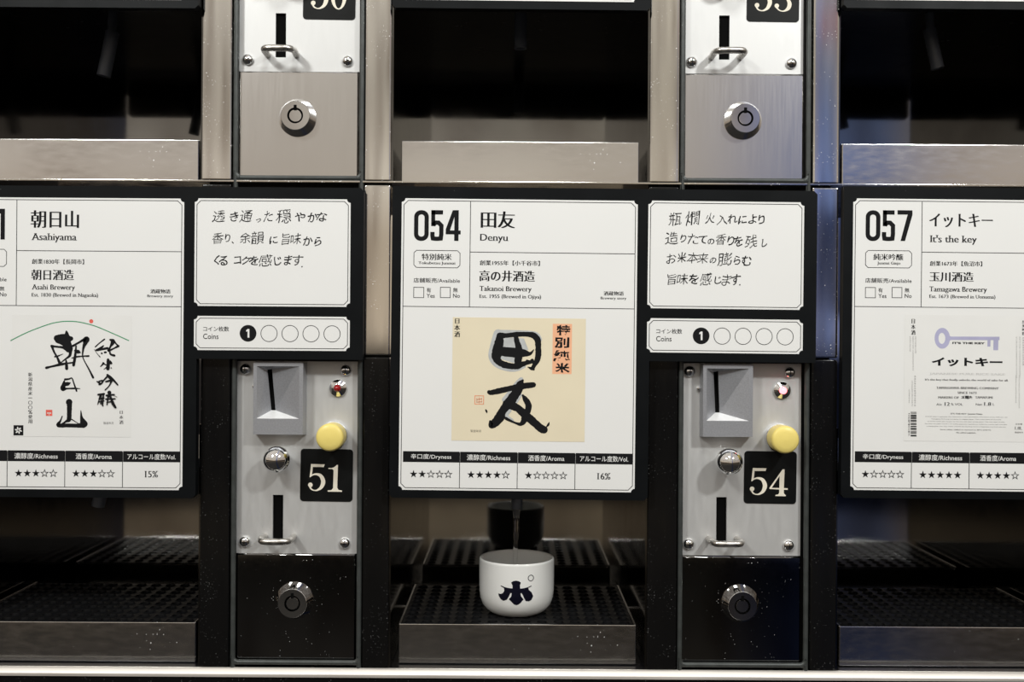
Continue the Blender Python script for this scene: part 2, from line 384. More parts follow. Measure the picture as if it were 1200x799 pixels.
# bays: mirror-like back, black sides and roof
for i, x in enumerate((-890., -365., 160.)):
    u0, u1 = x+222, x+525
    for r in ROWV:
        part(cb().box(u0, u1, r+150, r+384, 284, 289), 'bay_back_panel', 'mirror')
        part(cb().box(u0-1, u0+2, r+100, r+384, 4, 289), 'bay_side_panel', 'sidewall')
        part(cb().box(u1-2, u1+1, r+100, r+384, 4, 289), 'bay_side_panel', 'sidewall')
        part(cb().box(u0, u1, r+140, r+150, 0, 305), 'bay_ceiling', 'bay')
# shelves under the two rows
part(cb().box(LEFT, RIGHT, -187, -184.4, 1, 310, .6), 'shelf', 'strip', True)
b = cb(); prof = [(384.6, 2.0), (384.9, .6), (386.2, -1.2), (390.0, -4.6), (391.2, -5.0), (394, -5.0), (394, 2.0)]; m_ = len(prof)
b.add([(x, v, d) for x in (LEFT, RIGHT) for v, d in prof], [(i, (i+1) % m_, m_+(i+1) % m_, m_+i) for i in range(m_)]+[tuple(range(m_)), tuple(range(m_, 2*m_))])
part(b, 'front_ledge', 'ledge', True)
part(cb().box(LEFT, RIGHT, 385.5, 389, 2.1, 305), 'bay_floor', 'bay')
part(cb().box(LEFT, RIGHT, 394.1, 640, -3, 305, 1), 'kick_panel', 'black_refl', True)
# rounded frames round the coin columns
def gasket(x, v0, v1):
    b = cb(); r = 3.0; u0, u1 = x+39.0, x+187.0; c = 6
    def arc(cx, cy, a0): return [(cx+c*math.cos(a0+PI/2*i/4), cy+c*math.sin(a0+PI/2*i/4)) for i in range(5)]
    p = [(u1, v0), (u1, v1-c-6), (u1, v1-c-2)]+arc(u1-c, v1-c, 0)+[(u1-c-3, v1), (u0+c+3, v1)]+arc(u0+c, v1-c, PI/2)+[(u0, v1-c-2), (u0, v1-c-6), (u0, v0)]
    b.tube([(a, q, 3.5) for a, q in p], r, 10, 2)
    return part(b, 'door_frame', 'gasket', True)
for x in (-365., 160.):
    gasket(x, TOP, -190.); gasket(x, 20., 379.)

# ================================================================ coin panels
KP = 1.009                                   # coin plates sit a little behind the strips
def numeral5(b, z, dx=0, dy=0):
    b.poly([z(213+dx, 244+dy), z(384+dx, 246+dy), z(372+dx, 280+dy), z(236+dx, 281+dy), z(226+dx, 386+dy), z(204+dx, 412+dy), z(197+dx, 408+dy)], -.15)
    b.brush([(*z(205+dx, 404+dy), 1.0), (*z(238+dx, 378+dy), 1.5), (*z(285+dx, 370+dy), 2.4), (*z(338+dx, 392+dy), 4.0), (*z(368+dx, 460+dy), 5.0), (*z(348+dx, 527+dy), 4.0),
             (*z(305+dx, 564+dy), 2.2), (*z(262+dx, 573+dy), 1.2), (*z(222+dx, 557+dy), 1.6), (*z(200+dx, 522+dy), 2.0)], -.15)
    c = z(208+dx, 505+dy); b.disc(c[0], c[1], 2.7, -.15)
def numeral_sheet(kind):
    b = B(KP); z = lambda x, y: ((x-408)/10.65, (y-382)/10.65)
    numeral5(b, z, *((-25, 22) if kind == '54' else (0, 0)))
    if kind == '51':
        b.poly([z(*p) for p in ((430, 290), (430, 302), (478, 302), (495, 318), (492, 540), (470, 566), (425, 570), (425, 585), (605, 585), (605, 570), (560, 560), (544, 535), (549, 250), (536, 250), (500, 280), (470, 290))], -.15)
    if kind == '54':
        b.poly([[z(*p) for p in ((560, 277), (585, 277), (580, 510), (628, 512), (628, 532), (580, 532), (580, 575), (605, 600), (605, 612), (475, 612), (475, 598), (510, 590), (522, 570), (522, 530), (400, 524), (398, 512))],
                [z(*p) for p in ((522, 510), (524, 360), (428, 510))]], -.15)
    if kind == '50':
        n = 36; o = [z(525+98*math.cos(2*PI*i/n), 412+170*math.sin(2*PI*i/n)) for i in range(n)]
        q = [z(525+52*math.cos(2*PI*i/n), 412+156*math.sin(2*PI*i/n)) for i in range(n)]
        b.poly([o, q], -.15)
    if kind == '53':
        b.brush([(*z(450, 300), 2.4), (*z(470, 262), 1.4), (*z(525, 250), 1.8), (*z(580, 285), 4), (*z(588, 330), 4.2), (*z(555, 385), 2.4), (*z(515, 400), 1.1)], -.15)
        b.brush([(*z(515, 400), 1.1), (*z(570, 410), 2.2), (*z(612, 470), 4.6), (*z(600, 535), 4.4), (*z(545, 573), 1.6), (*z(490, 565), 1.3), (*z(447, 525), 2)], -.15)
        for x, y in ((455, 508), (460, 300)):
            c = z(x, y); b.disc(c[0], c[1], 2.6, -.15)
    return b
def coin_panel(k, row, kind, lit, label, v_off, cx):
    """face plate with coin inlet, lamp, button, knob, number, return slot and wire guard; origin = plate's top-left corner"""
    t = thing('coin_panel', label, 'coin panel', (X0[k]+40.5+cx, 25.5+ROWV[row]+v_off, 11.), 'coin panels of the dispensers')
    b = B(KP); sl = [(42.4, 156.7), (54.6, 156.7), (54.6, 208.5), (42.4, 208.5)]
    b.poly([[(0, 0), (141, 0), (141, 225), (0, 225)], sl], 0, 3)
    plate = b.build('face_plate', 'plate', t)
    B(KP).box(38, 59, 152, 213, 3.2, 12).build('return_slot', 'hole', t)
    for x, y in ((10, 9.5), (127, 10.3), (10.3, 211.5), (127, 212.5)):
        s_ = B(KP).lathe((x, y, 0), [(6.5, 0), (6.6, -1.2), (5.9, -3.0), (4.3, -4.4), (2.2, -5.2), (.3, -5.4)], 24).build('screw', 'chrome', t, True)
        B(KP).box(x-2.4, x+2.4, y-.45, y+.45, -5.45, -5.0).box(x-.45, x+.45, y-2.4, y+2.4, -5.45, -5.0).build('cross_recess', 'hole', s_)
    # coin inlet: cast block with a funnel-shaped pocket leading to the slot
    f, z0 = -17., 0.
    O = [(23, 1), (80.5, 1), (80.5, 84.5), (23, 84.5)]; I = [(27, 5.5), (76, 5.5), (76, 66), (27, 66)]
    b = B(KP); vs = [(x, y, f) for x, y in O]+[(x, y, f) for x, y in I]+[(x-1*(i in (0, 3))+1*(i in (1, 2)), y+(1.2 if i in (2, 3) else -.3), z0) for i, (x, y) in enumerate(O)]
    tl, tr, br, bl = (36.8, 10, -7), (42.2, 9, -7), (45.2, 57.5, -1.0), (40.4, 57.5, -1.0)
    vs += [tl, tr, br, bl]
    fs = [(i, (i+1) % 4, 4+(i+1) % 4, 4+i) for i in range(4)]+[(i, (i+1) % 4, 8+(i+1) % 4, 8+i) for i in range(4)]
    fs += [(4, 5, 13, 12), (5, 6, 14, 13), (7, 4, 12, 15)]
    b.add(vs, fs); inlet = b.build('coin_inlet', 'cast', t)
    B(KP).add([tl, tr, br, bl, (36.8, 10, -.6), (42.2, 9, -.6), (45.2, 57.5, -.6), (40.4, 57.5, -.6)],
              [(4, 5, 6, 7), (0, 1, 5, 4), (1, 2, 6, 5), (2, 3, 7, 6), (3, 0, 4, 7)]).build('coin_slot', 'hole', inlet)
    B(KP).add([(76, 66, f), (27, 66, f), bl, br], [(0, 1, 2, 3)]).build('inlet_lip', 'lip', inlet)
    B(KP).lathe((20.5, 29.5, 0), [(2.6, 0), (2.7, -2), (2.0, -3.6), (.3, -4.2)], 18).build('stud', 'chrome', t, True)
    lamp = B(KP).lathe((118.3, 31, 0), [(10.2, 0), (10.2, -1.5), (9.8, -2.6), (4.9, -5.4), (4.3, -5.4), (4.3, -3)], 40).build('indicator_bezel', 'chrome', t, True)
    B(KP).lathe((118.3, 31, 0), [(4.2, -3), (4.2, -7.6), (3.4, -9.6), (1.9, -10.8), (.2, -11.2)], 24).build('indicator_lamp', 'led_on' if lit else 'led_off', lamp, True)
    bx, by = (114.3, 86.)
    btn = B(KP).lathe((bx, by, 0), [(13.2, -8), (15.6, -9), (16, -30), (15.4, -33), (13.6, -34.6), (9, -35.6), (.3, -36)], 40).build('push_button', 'yellow', t, True)
    B(KP).lathe((bx, by, 0), [(16.5, 0), (16.5, -5), (15.4, -7), (12.9, -8)], 40).build('button_collar', 'chrome', btn, True)
    kn = B(KP).lathe((52, 112.5, 0), [(15.4*math.sin(a), -24-15.4*math.cos(a)) for a in [PI*(.985-i*.97/16) for i in range(17)]][::1], 40).build('return_knob', 'chrome', t, True)
    B(KP).lathe((52, 112.5, 0), [(10, 0), (10, -5), (6.5, -6), (6.5, -14)], 28).build('knob_shaft', 'chrome', kn, True)
    st = B(KP); r = 4.; P = []
    for qx, qy, a0 in ((30.7-r, -30.7+r, -PI/2), (30.7-r, 30.7-r, 0), (-30.7+r, 30.7-r, PI/2), (-30.7+r, -30.7+r, PI)):
        P += [(qx+r*math.cos(a0+PI/2*i/5), qy+r*math.sin(a0+PI/2*i/5)) for i in range(6)]
    st.poly(P, 0, .45); so = st.build('number_sticker', 'sticker', t)
    so.location = (105.3*S*KP, -.6*S*KP, -133.3*S*KP); so.rotation_euler = (0, .010, 0)
    numeral_sheet(kind).build('printed_number', 'ivory', so)
    # bent wire guard over the lower end of the slot
    B(KP).tube([(33.5, 205.5, 2), (33.5, 205.5, -10), (33.6, 205, -19), (36.5, 205.6, -27), (43, 205.8, -29.5), (58.5, 205.8, -29.5), (65, 205.6, -27), (67.9, 205.3, -19), (67.5, 205.5, -10), (67, 205.5, 2)], 3.8, 16, 5).build('wire_guard', 'wire', t, True)
    return t
coin_panel(0, 1, '51', False, 'grey coin panel numbered 51 with yellow button and dark red lamp', 0, 0)
coin_panel(1, 1, '54', True, 'grey coin panel numbered 54 with its small red lamp lit', -.5, -.5)
coin_panel(0, 0, '50', False, 'white coin panel numbered 50 cut by the top of the photo', -.5, 0)
coin_panel(1, 0, '53', False, 'white coin panel numbered 53 cut by the top of the photo', -1, -.5)

def cash_door(k, row, m, label):
    t = thing('cash_box_door', label, 'lock door', (X0[k]+41.5, 252.6+ROWV[row], 11.), 'lockable cash box doors')
    B(KP).box(0, 139.5, 0, 124, -3, 2, 1.5, 1).build('door_plate', m, t, True)
    lx, ly = 68.5, 54.5
    lk = B(KP).lathe((lx, ly, -3), [(21.8, 0), (22, -1.5), (17.2, -13.5), (16.4, -14.2), (9.2, -14.2), (9.2, -11)], 48, close=False).build('lock_bezel', 'chrome', t, True)
    kc = B(KP).lathe((lx, ly, -3), [(9.1, -10.6), (.2, -10.6)], 32, close=False).build('keyway_ring', 'hole', lk)
    B(KP).lathe((lx, ly, -3), [(7.3, -10.7), (7.3, -13.2), (6.9, -13.7), (.2, -13.7)], 32).build('lock_core', 'chrome', lk, True)
    B(KP).box(lx-1.7, lx+1.7, ly-12.2, ly-6.0, -17.6, -16.9).build('key_notch', 'hole', lk)
    return t
cash_door(0, 1, 'door', 'black cash door with round lock, under the panel numbered 51')
cash_door(1, 1, 'door', 'black cash door with round lock, under the panel numbered 54')
cash_door(0, 0, 'brushed', 'brushed steel cash door with round lock, under the panel numbered 50')
cash_door(1, 0, 'brushed', 'brushed steel cash door with round lock, under the panel numbered 53')

# ================================================================ drip trays
def drip_tray(k, row, label):
    v = 337.5 if row else -237.5
    h = 47.2 if row else 50.
    t = thing('drip_tray', label, 'drip tray', (X0[k]-293, v, 20), 'drip trays in the bays')
    b = B(); w, dd = 283., 200.
    b.box(0, w, 0, h, 0, 2.5, 1.1).box(0, 2.5, 0, h, 2.4, dd, .6).box(w-2.5, w, 0, h, 2.4, dd, .6).box(2.4, w-2.4, 3, h, dd-2.5, dd, .6).box(2.4, w-2.4, h-3, h, 2.4, dd-2.4)
    b.build('tray_pan', 'tray', t, True)
    # punched grate with round holes and raised rims
    g = B(); nx, ny = 14, 10; px = (w-6)/nx; py = (dd-6)/ny; n = 16; vt = 1.2
    for i in range(nx):
        for j in range(ny):
            cx = 3+px*(i+.5); cd = 3+py*(j+.5); R = 6.2
            sq = []; cr = []; rim = []; lo = []
            for q in range(n):
                a = 2*PI*(q+.5)/n; ca, sa = math.cos(a), math.sin(a); m = max(abs(ca), abs(sa))
                sq.append((cx+ca/m*px/2, vt, cd+sa/m*py/2)); cr.append((cx+ca*(R+1.6), vt, cd+sa*(R+1.6)))
                rim.append((cx+ca*R, vt-.9, cd+sa*R)); lo.append((cx+ca*(R-.6), vt+3, cd+sa*(R-.6)))
            # square corners
            g.add(sq+cr+rim+lo, [(q, (q+1) % n, n+(q+1) % n, n+q) for q in range(n)]+[(n+q, n+(q+1) % n, 2*n+(q+1) % n, 2*n+q) for q in range(n)]+[(2*n+q, 2*n+(q+1) % n, 3*n+(q+1) % n, 3*n+q) for q in range(n)])
            for sx, sy in ((1, 1), (-1, 1), (-1, -1), (1, -1)):
                a0 = math.atan2(sy, sx); o = []
                for a in (a0-PI/n, a0+PI/n):
                    ca, sa = math.cos(a), math.sin(a); m = max(abs(ca), abs(sa)); o.append((cx+ca/m*px/2, vt, cd+sa/m*py/2))
                g.add([o[0], (cx+sx*px/2, vt, cd+sy*py/2), o[1]], [(0, 1, 2)])
    g.build('grate', 'grate', t, True)
    return t
drip_tray(0, 1, 'drip tray below the board numbered 51, left end cut off by the photo')
drip_tray(1, 1, 'drip tray with black punched grate, carrying the white sake cup')
drip_tray(2, 1, 'empty drip tray below the board numbered 057')
drip_tray(0, 0, 'scratched bright steel drip tray in upper bay, left end cut off by the photo')
drip_tray(1, 0, 'bright steel drip tray in upper bay, directly above the board numbered 054')
drip_tray(2, 0, 'scratched steel drip tray in upper bay, directly above the board numbered 057')

# ================================================================ placards
PS = .99
def chamfer(x0, y0, x1, y1, c): return [(x0+c, y0), (x1-c, y0), (x1, y0+c), (x1, y1-c), (x1-c, y1), (x0+c, y1), (x0, y1-c), (x0, y0+c)]
def notched(x0, y0, x1, y1, r=4.2, n=5):
    P = []
    for cx, cy, a0 in ((x1, y0, PI), (x1, y1, -PI/2), (x0, y1, 0), (x0, y0, PI/2)):
        P += [(cx+r*math.cos(a0-PI/2*i/n), cy+r*math.sin(a0-PI/2*i/n)) for i in range(n+1)]
    return P
INK, TXT = -.42, -.46
class Card:
    def __init__(s, ox, oy, rot): s.ox, s.oy, s.rot = ox, oy, rot
    def c(s, px, py):
        dx, dy = px-s.ox, py-s.oy; return (dx+dy*s.rot, dy-dx*s.rot)
    def z(s, reg):
        x0, y0, k = reg; return lambda zx, zy: s.c(x0+zx*k, y0+zy*k)
CARDS = [Card(-60.5, 230.8, .007), Card(471, 232.2, .0115), Card(1000, 232.4, .0105)]
Z3 = (455, 210, .2583); Z4 = (455, 360, .2878)
T3 = CARDS[1].z(Z3); T4 = CARDS[1].z(Z4)
def bx(z, x0, y0, x1, y1):
    a, b_ = z(x0, y0), z(x1, y1); m = ((a[0]+b_[0])/2, (a[1]+b_[1])/2)
    return (a[0], a[1], b_[0], b_[1])
CW, CH = 276.5, 341.5
def placard(k, row, label, spec):
    cd = CARDS[k]; dx, dy = cd.ox-600, cd.oy-399.5
    u = (dx+dy*ROLL)*PS; v = (dy-dx*ROLL)*PS
    if row == 0: v -= 568.5; 
    t = thing('menu_board', label, 'sign board', (u, v, -12), 'black sake menu boards', cd.rot-ROLL)
    # L-shaped black board
    r = 4; P = [(-11, -14), (487-r, -14), (487, -14+r), (487, 187.5), (292, 187.5), (292, 351-r), (292-r, 351), (-11+r, 351), (-11, 351-r)]
    B(PS).poly(P, 0, 11.5).build('board', 'board', t)
    ip = B(PS).poly(notched(0, 0, CW, CH), -.3, .3).build('info_panel', 'card', t)
    ln = B(PS); ln.line(chamfer(2.6, 2.6, CW-2.6, CH-2.6, 5), .75, INK, True)
    for q in range(1, 4):
        x = T4((290, 525, 760)[q-1], 690)[0]; ln.line([(x, 297), (x, CH-2.6)], .75, INK)
    if spec:
        ln.line([(80.6, 2.6), (80.6, 126.6)], .75, INK); ln.line([(80.6, 62.2), (CW-2.6, 62.2)], .75, INK); ln.line([(2.6, 126.6), (CW-2.6, 126.6)], .75, INK)
        a = bx(T3, 117, 322, 325, 402); ln.line(chamfer(a[0], a[1], a[2], a[3], 3), .7, INK, True)
        for x0, x1 in ((116, 161), (237, 281)):
            a = bx(T3, x0, 490, x1, 537); ln.line([(a[0], a[1]), (a[2], a[1]), (a[2], a[3]), (a[0], a[3])], .7, INK, True)
    ln.build('border_line', 'ink', ip)
    if not spec: return t
    b = B(PS)
    for i, ch in enumerate(spec['num']):
        a = bx(T3, (118, 192, 262)[i], 140, (183, 250, 328)[i], 280); block_digit(b, ch, a[0], a[1], a[2]-a[0], a[3]-a[1], 5.0, TXT)
    for s_, q, st in ((spec['type'], (152, 337, 288, 367), 'minbold'), (spec['type_en'], (spec.get('tx0', 137), 373, spec.get('tx1', 305), 390), 'serif'),
                      ('店舗販売/Available', (115, 447, 325, 471), 'bold'), ('有', (174, 492, 194, 513), 'bold'), ('無', (294, 492, 315, 513), 'bold'),
                      ('Yes', (174, 519, 211, 538), 'bold'), ('No', (294, 519, 325, 538), 'bold'),
                      ('酒蔵物語', (977, 508, 1068, 528), 'minbold'), ('Brewery story', (963, 533, 1080, 549), 'serif')):
        letter(b, s_, bx(T3, *q), TXT, st)
    z = cd.z(spec['zr'])
    for s_, q, st in spec['head']: letter(b, s_, bx(z, *q), TXT, st)
    ym = T4(400, 682)[1]
    for g, n in enumerate(spec['stars']):
        for i in range(5): b.star(T4((103, 337, 571)[g]+35.3*i, 682)[0], ym, 4.8, TXT, i < n)
    a = bx(T4, 850, 672, 905, 697); letter(b, spec['vol'], (a[0], ym-3.7, a[2], ym+3.7), TXT, 'serif')
    b.build('printed_text', 'ink', ip)
    b = B(PS); y0, y1 = T4(400, 589)[1], T4(400, 633)[1]
    for q in ((60, 290), (293, 525), (528, 760), (763, 1000)):
        x0, x1 = T4(q[0], 610)[0], T4(q[1], 610)[0]; b.quad(max(x0, 2.9), y0, min(x1, CW-2.9), y1, INK-.02)
    rb = b.build('rating_bar', 'ink', ip)
    b = B(PS)
    for s_, x0, x1 in (('辛口度/Dryness', 92, 257), ('濃醇度/Richness', 320, 497), ('酒香度/Aroma', 570, 717), ('アルコール度数/Vol.', 780, 977)):
        letter(b, s_, (T4(x0, 610)[0], (y0+y1)/2-3.4, T4(x1, 610)[0], (y0+y1)/2+3.6), TXT-.05, 'bold')
    b.build('rating_heading', 'card', rb)
    if spec.get('note'):
        npn = B(PS).poly(notched(289, -.5, 471.5, 125.5), -.3, .3).build('note_panel', 'card', t)
        B(PS).line(chamfer(291.6, 2.1, 468.9, 122.9, 4.6), .75, INK, True).build('border_line', 'ink', npn)
        b = B(PS); zn = cd.z(spec['zn']); ks = spec['zn'][2]
        for i, (ch, x, y, s_) in enumerate(spec['note']):
            p = zn(x, y)
            hand(b, ch, p[0], p[1], s_*ks*(1.12 if s_ < 42 and s_ > 12 else 1), TXT, i+13*k)
        b.build('handwriting', 'pen', npn)
        cp = B(PS).poly(notched(289, 137.2, 471.5, 177.2), -.3, .3).build('coin_count_panel', 'card', t)
        B(PS).line(chamfer(291.6, 139.8, 468.9, 174.6, 4.6), .75, INK, True).build('border_line', 'ink', cp)
        b = B(PS); x0 = 299.8
        letter(b, 'コイン枚数', (x0, 149.4, x0+30.3, 155.2), TXT, 'bold'); letter(b, 'Coins', (x0, 158, x0+18, 164.2), TXT, 'sans')
        for i in range(5):
            x = 352.4+24.6*i
            if i == 0: b.disc(x, 157.2, 9.8, INK-.02)
            else: b.disc(x, 157.2, 9.9, INK, 36, 9.2)
        b.build('coin_marks', 'ink', cp)
        b = B(PS); b.poly([(352.0, 152.2), (354.0, 152.2), (354.0, 162.3), (351.9, 162.3), (351.9, 154.8), (350.2, 155.4), (350.2, 153.6)], TXT-.05); b.build('printed_numeral', 'card', cp)
    return t, ip, cd

N8 = (210, 210, .2754); N6 = (740, 210, .2754)
def row_note(s_): return [(c, x, y, z) for c, x, y, z in s_]
note0 = [('透', 170, 158, 50), ('き', 235, 160, 36), ('通', 285, 157, 50), ('っ', 338, 176, 20), ('た', 380, 158, 40), ('穏', 447, 156, 58), ('や', 515, 160, 38), ('か', 568, 162, 38), ('な', 607, 160, 38),
         ('香', 165, 252, 46), ('り', 207, 250, 28), ('、', 228, 270, 10), ('余', 282, 250, 44), ('韻', 334, 248, 54), ('に', 402, 258, 30), ('旨', 455, 254, 46), ('味', 497, 254, 46), ('か', 548, 262, 36), ('ら', 590, 264, 34),
         ('く', 160, 345, 36), ('る', 188, 347, 36), ('コ', 248, 345, 28), ('ク', 283, 345, 32), ('を', 318, 345, 36), ('感', 368, 345, 52), ('じ', 420, 348, 32), ('ま', 463, 345, 42), ('す', 504, 345, 44), ('.', 523, 372, 6)]
note1 = [('瓶', 186, 168, 54), ('燗', 262, 165, 60), ('火', 335, 166, 44), ('入', 385, 172, 40), ('れ', 430, 168, 36), ('に', 472, 172, 32), ('よ', 516, 170, 34), ('り', 553, 172, 36),
         ('造', 172, 250, 54), ('り', 220, 252, 30), ('た', 262, 253, 40), ('て', 302, 258, 32), ('の', 338, 265, 24), ('香', 380, 257, 46), ('り', 423, 262, 36), ('を', 455, 264, 38), ('残', 510, 266, 54), ('し', 566, 270, 30),
         ('お', 170, 338, 40), ('米', 214, 334, 42), ('本', 260, 334, 46), ('来', 304, 336, 44), ('の', 347, 345, 24), ('膨', 398, 340, 56), ('ら', 450, 345, 34), ('む', 490, 347, 38),
         ('旨', 172, 425, 44), ('味', 216, 424, 46), ('を', 265, 425, 38), ('感', 317, 425, 52), ('じ', 368, 430, 30), ('ま', 405, 428, 40), ('す', 443, 427, 42), ('.', 461, 449, 6)]
spec1 = dict(num='054', type='特別純米', type_en='Tokubetsu Junmai', zr=Z3, zn=N6, note=note1, stars=(2, 4, 1), vol='16%', head=[
    ('田友', (420, 145, 575, 222), 'mincho'), ('Denyu', (417, 248, 545, 290), 'serif'), ('創業1955年【小千谷市】', (415, 367, 688, 393), 'minbold'),
    ('高の井酒造', (413, 413, 665, 465), 'mincho'), ('Takanoi Brewery', (414, 484, 650, 516), 'serif'), ('Est. 1955 (Brewed in Ojiya)', (414, 522, 693, 546), 'serif')])
spec0 = dict(num='051', type='純米吟醸', type_en='Junmai Ginjo', tx0=170, tx1=275, zr=(0, 210, .2379), zn=N8, note=note0, stars=(2, 3, 3), vol='15%', head=[
    ('朝日山', (152, 153, 390, 240), 'mincho'), ('Asahiyama', (155, 266, 380, 312), 'serif'), ('創業1830年【長岡市】', (158, 392, 415, 419), 'minbold'),
    ('朝日酒造', (155, 444, 365, 497), 'mincho'), ('Asahi Brewery', (157, 518, 370, 552), 'serif'), ('Est. 1830 (Brewed in Nagaoka)', (157, 560, 484, 585), 'serif')])
spec2 = dict(num='057', type='純米吟醸', type_en='Junmai Ginjo', tx0=170, tx1=275, zr=(970, 210, .2379), stars=(1, 5, 4), vol='12%', head=[
    ('イットキー', (500, 168, 812, 238), 'mincho'), ("It's the key", (502, 275, 733, 323), 'serif'), ('創業1673年【魚沼市】', (502, 402, 760, 429), 'minbold'),
    ('玉川酒造', (500, 455, 718, 505), 'mincho'), ('Tamagawa Brewery', (500, 528, 783, 563), 'serif'), ('Est. 1673 (Brewed in Uonuma)', (500, 568, 825, 593), 'serif')])
_, ip0, c0 = placard(0, 1, 'black menu board for sake number 51, with green hill on its label', spec0)
_, ip1, c1 = placard(1, 1, 'black menu board for sake 054 with cream label in the middle', spec1)
_, ip2, c2 = placard(2, 1, 'black menu board for sake 057 with lavender key on its label', spec2)
placard(0, 0, 'dark board edge above the upper left bay, mostly outside the photo', None)
placard(1, 0, 'dark board edge above the upper middle bay, mostly outside the photo', None)
placard(2, 0, 'dark board edge above the upper right bay, white panel corner showing', None)

# ---- label of 054: cream paper with brushed characters
z = c1.z(Z4); a = bx(z, 263, 40, 799, 548)
lab = B(PS).poly([(a[0], a[1]), (a[2], a[1]+.2), (a[2], a[3]), (a[0], a[3])], -.5).build('label_paper', 'cream', ip1)
a = bx(z, 670, 67, 746, 272); B(PS).quad(*a, -.55).build('label_strip', 'pink', ip1)
b = B(PS)
for s_, q in (('特', (685, 72, 741, 116)), ('別', (676, 122, 736, 166)), ('純', (672, 174, 738, 222)), ('米', (678, 226, 738, 266))): letter(b, s_, bx(z, *q), -.62, 'brush')
for s_, q in (('日', (272, 46, 290, 66)), ('本', (269, 71, 292, 94)), ('酒', (269, 98, 292, 121))): letter(b, s_, bx(z, *q), -.62, 'mincho')
letter(b, '製造年月', bx(z, 335, 498, 377, 509), -.62, 'light')
b.build('printed_text', 'ink', ip1); b = B(PS)
y1 = c1.z((565, 380, 90/1027)); y2 = c1.z((560, 440, 100/1065))
def br(zf, pts, k, d=-.62, rough=.12, bb=None): (bb or b).brush([(*zf(x, y), w*k) for x, y, w in pts], d, 6, rough)
K1 = 90/1027; K2 = 100/1065
# the field character
br(y1, [(232, 150, 80), (230, 230, 118), (205, 350, 135), (192, 440, 125), (225, 500, 90), (300, 540, 90), (400, 560, 80), (480, 560, 75), (540, 530, 70), (620, 510, 50), (680, 500, 40)], K1)
br(y1, [(240, 150, 85), (330, 148, 62), (450, 135, 68), (580, 132, 62), (680, 145, 80), (740, 205, 85), (750, 300, 78), (750, 400, 80), (735, 480, 75), (705, 530, 60), (680, 580, 50)], K1)
br(y1, [(450, 150, 60), (465, 230, 70), (490, 320, 90), (490, 400, 110), (480, 480, 100), (480, 555, 80)], K1)
br(y1, [(210, 350, 110), (330, 368, 128), (450, 378, 125), (560, 385, 100), (640, 390, 45), (690, 340, 12)], K1)
br(y1, [(600, 490, 40), (640, 500, 40), (670, 480, 45)], K1); br(y1, [(610, 570, 8), (660, 590, 40), (690, 600, 30)], K1)
b.build('brush_character', 'ink', ip1); b = B(PS)
# the friend character
br(y2, [(140, 205, 50), (165, 212, 62), (260, 192, 72), (380, 165, 70), (480, 145, 75), (580, 128, 75), (660, 120, 70), (692, 115, 66)], K2)
br(y2, [(560, 60, 28), (530, 105, 90), (500, 180, 110), (440, 270, 120), (390, 350, 140), (330, 430, 125), (265, 530, 120), (200, 600, 100), (165, 620, 70), (155, 570, 30)], K2)
br(y2, [(340, 340, 60), (420, 370, 100), (500, 410, 92), (570, 470, 100), (640, 530, 105), (720, 600, 95), (790, 660, 100), (825, 675, 95)], K2)
br(y2, [(560, 245, 26), (590, 290, 62), (630, 360, 78), (625, 430, 78), (590, 500, 85), (570, 570, 70), (530, 605, 45), (470, 590, 25), (410, 565, 30), (355, 535, 40)], K2)
br(y2, [(855, 640, 14), (880, 610, 28), (888, 580, 6)], K2); br(y2, [(98, 425, 14), (108, 445, 24), (112, 465, 8)], K2)
b.build('brush_character', 'ink', ip1)
b = B(PS)
br(y1, [(215, 130, 130), (180, 300, 150), (150, 430, 130), (200, 530, 90), (330, 585, 80), (450, 590, 80), (560, 560, 50)], K1, -.56, 0, b)
br(y1, [(240, 120, 95), (450, 115, 75), (700, 130, 70), (760, 200, 80)], K1, -.56, 0, b)
b.poly([y1(*p) for p in ((260, 180), (440, 175), (560, 190), (620, 340), (540, 350), (430, 520), (240, 460))], -.55)
br(y2, [(540, 50, 60), (480, 110, 60), (420, 190, 60), (330, 300, 60)], K2, -.56, 0, b)
br(y2, [(520, 240, 60), (480, 320, 50)], K2, -.56, 0, b); br(y2, [(400, 440, 40), (360, 500, 40), (430, 560, 40)], K2, -.56, 0, b)
b.build('ink_wash', 'wash', ip1)
b = B(PS); a = bx(z, 353, 360, 388, 394); b.line([(a[0], a[1]), (a[2], a[1]), (a[2], a[3]), (a[0], a[3])], .9, -.6, True)
for q in ((361, 368, 361, 388), (370, 366, 370, 390), (379, 368, 379, 388), (360, 376, 382, 372), (360, 386, 382, 384)): b.line([z(q[0], q[1]), z(q[2], q[3])], .8, -.6)
b.build('seal_stamp', 'orange', ip1)

# ---- label of 051: hill line, brushed characters
z = c0.z((0, 350, .3003)); z4 = c0.z((45, 380, 100/1141)); z5 = c0.z((50, 430, .1001)); K4 = 100/1141; K5 = .1001
a = bx(z, 48, 62, 512, 540); B(PS).quad(*a, -.5).build('label_paper', 'offwhite', ip0)
b = B(PS); b.brush([(*z(x, y), 1.1) for x, y in ((43, 163), (110, 130), (190, 100), (235, 90), (272, 88), (310, 91), (370, 106), (440, 135), (503, 163))], -.6, 8); b.build('hill_line', 'green', ip0)
p = z(357, 88); b = B(PS).disc(p[0], p[1], 2.4, -.62)
a = bx(z, 180, 433, 205, 457)
b.poly([[(a[0], a[1]), (a[2], a[1]), (a[2], a[3]), (a[0], a[3])], [(a[0]+1.2, a[1]+3.2), (a[0]+1.2, a[1]+4.4), (a[2]-1.2, a[1]+4.4), (a[2]-1.2, a[1]+3.2)], [(a[0]+3.3, a[1]+5), (a[0]+3.3, a[3]-.8), (a[0]+4.2, a[3]-.8), (a[0]+4.2, a[1]+5)]], -.62)
b.build('red_marks', 'red', ip0)
b = B(PS)
